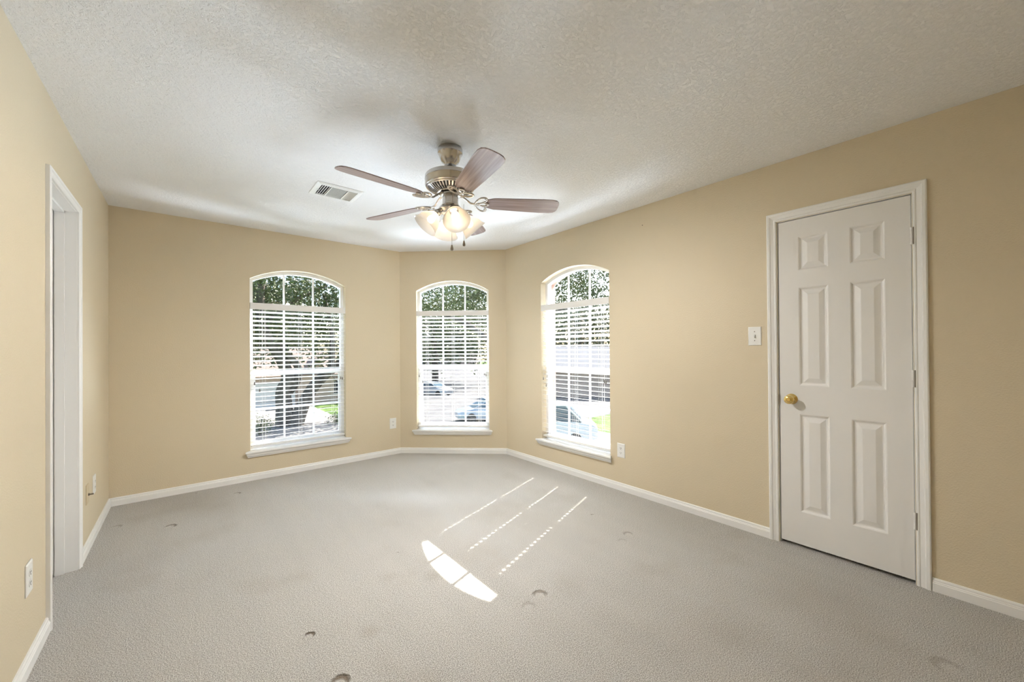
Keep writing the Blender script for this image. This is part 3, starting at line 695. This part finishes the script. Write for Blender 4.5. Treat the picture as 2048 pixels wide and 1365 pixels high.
BARK = mat('oak_bark', (0.13, 0.105, 0.085), 0.95); add_mottle(BARK, (0.07,0.055,0.045), (0.19,0.16,0.135), 3, 5, (1,1,0.25))
def leaf_mat(name, c1, c2):
    m = mat(name, c1, 0.45); add_mottle(m, c1, c2, 0.9, 5, lo=0.3, hi=0.7)
    return m
LEAFA = leaf_mat('oak_leaves', (0.055,0.08,0.035), (0.20,0.23,0.10)); LEAFB = leaf_mat('bushy_leaves', (0.07,0.09,0.045), (0.24,0.26,0.12))
def tree(label, base, limbs, blobs, nleaf, size, lm, name='oak_tree'):
    r = empty(name, (base[0], base[1], GZ)); tag(r, label, 'tree', 'trees outside the windows')
    m = MB()
    for pts, rad in limbs:
        P = [Vector(p) for p in pts]; fine = []; fr_ = []
        for k in range(len(P)-1):
            p0, p1, p2, p3 = P[max(k-1,0)], P[k], P[k+1], P[min(k+2, len(P)-1)]
            for q in range(4):
                t = q/4; fine.append(0.5*((2*p1)+(p2-p0)*t+(2*p0-5*p1+4*p2-p3)*t*t+(3*p1-p0-3*p2+p3)*t**3)); fr_.append(rad[k]+(rad[k+1]-rad[k])*t)
        fine.append(P[-1]); fr_.append(rad[-1])
        m.tube(fine, fr_, 10)
    m.build('trunk', BARK, r, smooth=True)
    V = []; F = []
    tot = sum(b[3]*b[4] for b in blobs)
    for (x, y, z, rr, rz) in blobs:
        cnt = int(nleaf*rr*rz/tot); ncl = max(6, cnt//26)
        cl = []
        for _ in range(ncl):
            d = Vector((random.gauss(0,1), random.gauss(0,1), random.gauss(0,1))).normalized()*(random.uniform(0.25,1)**0.45)
            cl.append(Vector((x+d.x*rr, y+d.y*rr, z+d.z*rz)))
        for _ in range(cnt):
            c = random.choice(cl); s = size*random.uniform(0.6,1.4)
            p = c+Vector((random.gauss(0,1), random.gauss(0,1), random.gauss(0,0.8)))*size*2.3
            u = Vector((random.gauss(0,1), random.gauss(0,1), random.gauss(0,0.7))).normalized(); v = u.orthogonal().normalized()
            v = (v*math.cos(random.random()*6.28)+u.cross(v)*math.sin(random.random()*6.28))
            w = u.cross(v)*s*0.16
            i = len(V); V += [p-u*s*0.5, p+v*s*0.24+w, p+u*s*0.5, p-v*s*0.24+w]; F.append((i,i+1,i+2,i+3))
    me = bpy.data.meshes.new('foliage'); me.from_pydata([tuple(a-Vector((base[0],base[1],GZ))) for a in V], [], F); me.materials.append(lm)
    o = bpy.data.objects.new('foliage', me); COL.objects.link(o); o.parent = r
    tr_ = [c for c in r.children if c.name.startswith('trunk')][0]
    tr_.data.transform(Matrix.Translation((-base[0], -base[1], -GZ)))
    return r
g = GZ
tree('forked oak with two thick leaning trunks on the driveway edge', (5.2, 29.5),
     [([(5.0,29.5,g-.1),(4.95,29.5,g+1.2),(4.9,29.5,g+2.3),(5.15,29.4,g+3.2),(4.75,29.3,g+4.4),(3.7,29.1,g+6.5),(3.6,29,g+9),(3.9,29,g+11)], [.62,.5,.45,.40,.34,.27,.22,.12]),
      ([(4.95,29.5,g+2.0),(5.6,29.4,g+2.8),(5.75,29.3,g+3.8),(5.2,29.2,g+4.6),(4.6,29.0,g+5.4)], [.3,.26,.24,.2,.15]),
      ([(5.5,29.3,g-.1),(6.0,29.2,g+1.3),(6.7,29.1,g+2.6),(7.7,29,g+3.6),(9.3,28.8,g+4.8),(11,28.6,g+6.5)], [.55,.42,.38,.34,.27,.18]),
      ([(3.7,29.1,g+6.5),(5.5,29,g+8.3),(7.5,29,g+9.5)], [.2,.15,.1]), ([(7.7,29,g+3.6),(7.9,29.3,g+6),(7.4,29.6,g+9)], [.22,.17,.1])],
     [(3.0,29.5,3.6,2.6,2.2),(6.0,30.5,4.2,3.2,2.6),(9.5,29.5,3.6,3.0,2.2),(0.2,29.5,2.6,2.6,2.4),(12.3,29,2.4,2.5,2.2),(6,29,6.6,4.5,2.2),(4.5,31,1.6,2.2,1.2),(8.2,31,1.5,2.2,1.2)], 17000, 0.26, LEAFA)
for lb, (sx, sy), h_ in (('dark round shrub at the near left corner of the driveway', (3.3, 27.2), 0.85), ('low spreading shrub between the driveway and the lawn', (7.9, 28.3), 0.45)):
    sh_ = tree(lb, (sx, sy), [([(sx,sy,g-.05),(sx,sy,g+h_*.5),(sx+.1,sy,g+h_)], [.08,.06,.03])], [(sx,sy,g+h_*.75,0.40,h_*.55),(sx+.25,sy+.2,g+h_*.5,0.35,h_*.4)], 900, 0.10, LEAFA, 'shrub'); sh_['category'] = 'shrub'; sh_['group'] = 'shrubs beside the driveway'
tree('dark rounded oak beyond the driveway house', (1.5, 54.0), [([(1.5,54,g),(1.6,54,g+3),(1.4,54,g+7)], [.5,.4,.2])], [(1.5,54,4.5,5,5),(5.5,55,5.0,4,5),(9.5,55.5,4.5,4,5)], 9000, 0.62, LEAFB)
tree('leafy oak with branches hanging just outside the corner window', (8.6, 9.9), [([(8.6,9.9,g),(8.5,9.9,g+3),(8.3,9.8,g+6),(7.6,9.2,g+9)], [.4,.33,.25,.12]), ([(8.2,9.7,g+6.8),(7.6,8.0,g+8.6),(7.1,6.3,g+10.0),(6.9,5.5,g+10.2)], [.15,.11,.07,.03]), ([(8.4,9.85,g+4.5),(7.6,11.4,g+5.8),(7.2,12.8,g+6.3)], [.16,.1,.05]), ([(8.3,9.8,g+5.5),(10.5,10.4,g+6.4),(12.0,10.8,g+6.6)], [.16,.1,.05])],
     [(7.4,10.8,4.6,2.4,2.0),(7.6,13.0,3.4,1.8,1.1),(9.6,14.6,3.2,1.8,1.1),*[(6.95,5.6,6.4,0.88,0.78)]*7,(12.2,11.0,3.9,1.9,1.3),(12.4,9.2,4.1,1.8,1.3),(9.5,10.2,6.4,2.6,1.8)], 34000, 0.115, LEAFB)  # dense repeated clump is unseen, added to block sun from the corner window
tree('tall street tree behind the parked cars', (24, 44), [([(24,44,g),(24,44,g+4),(23.6,44,g+9)], [.45,.35,.2])], [(21,44,3.5,4.5,4.2),(26,45,4.2,5,4.8),(30.5,47,4,5,4.8),(33,53,4,5,5)], 9000, 0.5, LEAFA)
tree('pale sunlit tree past the white van', (54, 46), [([(54,46,g),(54,46,g+4),(54.4,46,g+8)], [.5,.4,.2])], [(49,47.5,4.6,5,5),(55,44,4.8,5,5),(60,40,5,5.5,5.5)], 10000, 0.6, LEAFB)

HB = mat('pale_brick_wall', (0.50,0.38,0.31), 0.9); HW = mat('painted_garage_panel', (0.72,0.71,0.69), 0.6); RF1 = mat('brown_roof_shingle', (0.24,0.19,0.165), 0.95); RF2 = mat('grey_roof_shingle', (0.23,0.23,0.24), 0.95); GLD = mat('dark_house_glass', (0.05,0.06,0.07), 0.1)
def house(label, x0, x1, y0, y1, hwall, hroof, wallm, roofm, rz, org, gar=None, wins=(), gable=None):
    r = empty('neighbour_house', (org[0], org[1], GZ), rz); tag(r, label, 'house', 'houses across the street')
    m = MB(); m.box(x0, x1, y0, y1, 0, hwall); m.build('wall', wallm, r)
    e = 0.45; ym = (y0+y1)/2; k = min((y1-y0)/2, (x1-x0)/2)
    a, b, c, d = (x0-e,y0-e,hwall), (x1+e,y0-e,hwall), (x1+e,y1+e,hwall), (x0-e,y1+e,hwall); p, q = (x0+k,ym,hwall+hroof), (x1-k,ym,hwall+hroof)
    m = MB(); m.quad(a,b,q,p); m.quad(c,d,p,q); m.quad(b,c,q); m.quad(d,a,p); m.quad(d,c,b,a); m.build('roof', roofm, r)
    if gar:
        m = MB(); gx0, gx1, gh = gar
        for i in range(4): m.box(gx0, gx1, y0-0.06, y0+0.02, 0.02+i*gh/4, (i+1)*gh/4-0.015)
        m.build('garage_door', HW, r)
    for wx0, wx1, wz0, wz1 in wins:
        m = MB(); m.box(wx0, wx1, y0-0.05, y0+0.02, wz0, wz1); wf = m.build('window', HW, r)
        m = MB(); m.box(wx0+0.1, wx1-0.1, y0-0.07, y0-0.04, wz0+0.1, wz1-0.1); m.build('pane', GLD, wf)
    if gable:
        gx0, gx1, gz = gable
        m = MB(); xm = (gx0+gx1)/2
        m.quad((gx0,y0-0.3,hwall-0.4),(gx1,y0-0.3,hwall-0.4),(xm,y0-0.3,gz)); m.quad((gx0,y0-0.3,0),(gx1,y0-0.3,0),(gx1,y0-0.3,hwall-0.4),(gx0,y0-0.3,hwall-0.4))
        for s in (gx0, gx1): m.quad((s,y0-0.3,0),(s,y0+0.1,0),(s,y0+0.1,hwall-0.4),(s,y0-0.3,hwall-0.4))
        m.build('gable_wall', wallm, r)
        m = MB(); m.quad((gx0-.3,y0-0.6,hwall-0.75),(xm,y0-0.6,gz+.12),(xm,y0+4,gz+.12),(gx0-.3,y0+4,hwall-0.75)); m.quad((gx1+.3,y0-0.6,hwall-0.75),(xm,y0-0.6,gz+.12),(xm,y0+4,gz+.12),(gx1+.3,y0+4,hwall-0.75)); m.build('gable_roof', roofm, r)
    return r
house('pale brick house with white garage door at the end of the driveway', -6, 12, 0, 9, 2.75, 2.4, HB, RF1, 0, (2.5, 39.6), (0.2, 5.0, 2.15), ((8.2,9.6,0.8,2.1),), (5.2, 8.2, 4.1))
house('tall grey roofed house on the far side of the street', -14, 16, 0, 11, 5.6, 3.6, HB, RF2, math.radians(-38), (44, 92), None, ((-6,-4.5,0.8,2.1),(2,3.6,0.8,2.1)))
house('grey roofed house behind the white van', -9, 8, 0, 9, 2.6, 2.6, HB, RF2, math.radians(-50), (31, 26), None, ((-5,-3.4,0.8,2.0),))

def car(label, loc, rz, paint, kind='sedan'):
    r = empty('parked_car', (loc[0], loc[1], GZ+0.02), rz); tag(r, label, 'car', 'cars parked outside')
    if kind == 'sedan':
        st = [(-2.3,.62,.35,.62),(-2.2,.80,.28,.86),(-1.3,.88,.24,.95),(0.9,.90,.24,.96),(1.9,.84,.26,.82),(2.25,.66,.32,.66)]; cab = [(-1.95,.70,.92,.0),(-1.05,.62,1.40,0),(0.15,.62,1.44,0),(1.15,.72,.94,0)]; hb = 0.92
    else:
        st = [(-2.5,.86,.35,1.15),(-2.45,.94,.30,1.20),(-1.3,.97,.28,1.22),(1.4,.97,.28,1.20),(2.3,.90,.30,1.05),(2.55,.72,.36,.85)]; cab = [(-2.48,.90,1.18,0),(-2.38,.82,2.02,0),(0.9,.82,2.05,0),(1.75,.86,1.2,0)]; hb = 1.18
    m = MB(); rows = []
    for x, w, z0, z1 in st: rows.append([(x,-w,z0),(x,-w*1.02,(z0+z1)/2),(x,-w*.93,z1),(x,w*.93,z1),(x,w*1.02,(z0+z1)/2),(x,w,z0)])
    m.grid(rows, closed_u=True); m.quad(*rows[0]); m.quad(*rows[-1]); body = m.build('body', paint, r, smooth=True)
    a, b, c, d = cab
    if kind == 'van':
        m = MB(); m.grid([[(x,-w_*0.95,1.15),(x,-w_*0.92,1.9),(x,-w_*0.80,2.06),(x,w_*0.80,2.06),(x,w_*0.92,1.9),(x,w_*0.95,1.15)] for x, w_ in ((-2.48,0.93),(0.35,0.94))], closed_u=True)
        for x, w_ in ((-2.48,0.93),(0.35,0.94)): m.quad((x,-w_*0.95,1.15),(x,-w_*0.92,1.9),(x,-w_*0.80,2.06),(x,w_*0.80,2.06),(x,w_*0.92,1.9),(x,w_*0.95,1.15))
        m.build('cargo_box', paint, r); cab = [(0.36,.88,1.2,0),(0.36,.80,2.02,0),(0.95,.80,2.0,0),(1.75,.86,1.2,0)]
    a, b, c, d = cab
    m = MB(); ring = [[(p[0],-p[1],p[2]) for p in cab], [(p[0],p[1],p[2]) for p in cab]]
    m.quad(*ring[0]); m.quad(*ring[1]); m.quad(ring[0][0],ring[0][1],ring[1][1],ring[1][0]); m.quad(ring[0][2],ring[0][3],ring[1][3],ring[1][2]); m.build('window_glass', GLC, r)
    m = MB(); m.box(b[0]-0.03, c[0]+0.03, -b[1]-0.01, b[1]+0.01, b[2]-0.03, c[2]+0.03)
    for p, q in ((a, b), (c, d)):
        for s in (-1, 1): m.tube([(p[0], s*p[1], p[2]), (q[0], s*q[1], q[2])], 0.045, 6)
    m.build('roof', paint, r)
    for x in (-1.4, 1.4):
        for s in (-1, 1):
            m = MB(); m.lathe([(0.0,-.1),(.2,-.1),(.31,-.09),(.33,-.05),(.33,.05),(.31,.09),(.2,.1),(0.0,.1)], 18, (x, s*st[2][1]*0.95, 0.33), ry); m.build('wheel', TYRE, r, smooth=True)
    return r
GLC = mat('car_glass', (0.10,0.15,0.19), 0.06); TYRE = mat('tyre_rubber', (0.03,0.03,0.03), 0.7)
car('silver sedan parked further up the street', (20.5, 38), math.radians(-70), mat('silver_car_paint', (0.45,0.47,0.50), 0.3, 0.4))
car('pale blue sedan parked nearest the angled corner window', (16.3, 22.3), math.radians(160), mat('blue_grey_car_paint', (0.36,0.42,0.50), 0.25, 0.3))
car('white van parked on the drive outside the sunlit window', (15.0, 15.0), math.radians(-47), mat('white_car_paint', (0.80,0.80,0.80), 0.3), 'van')
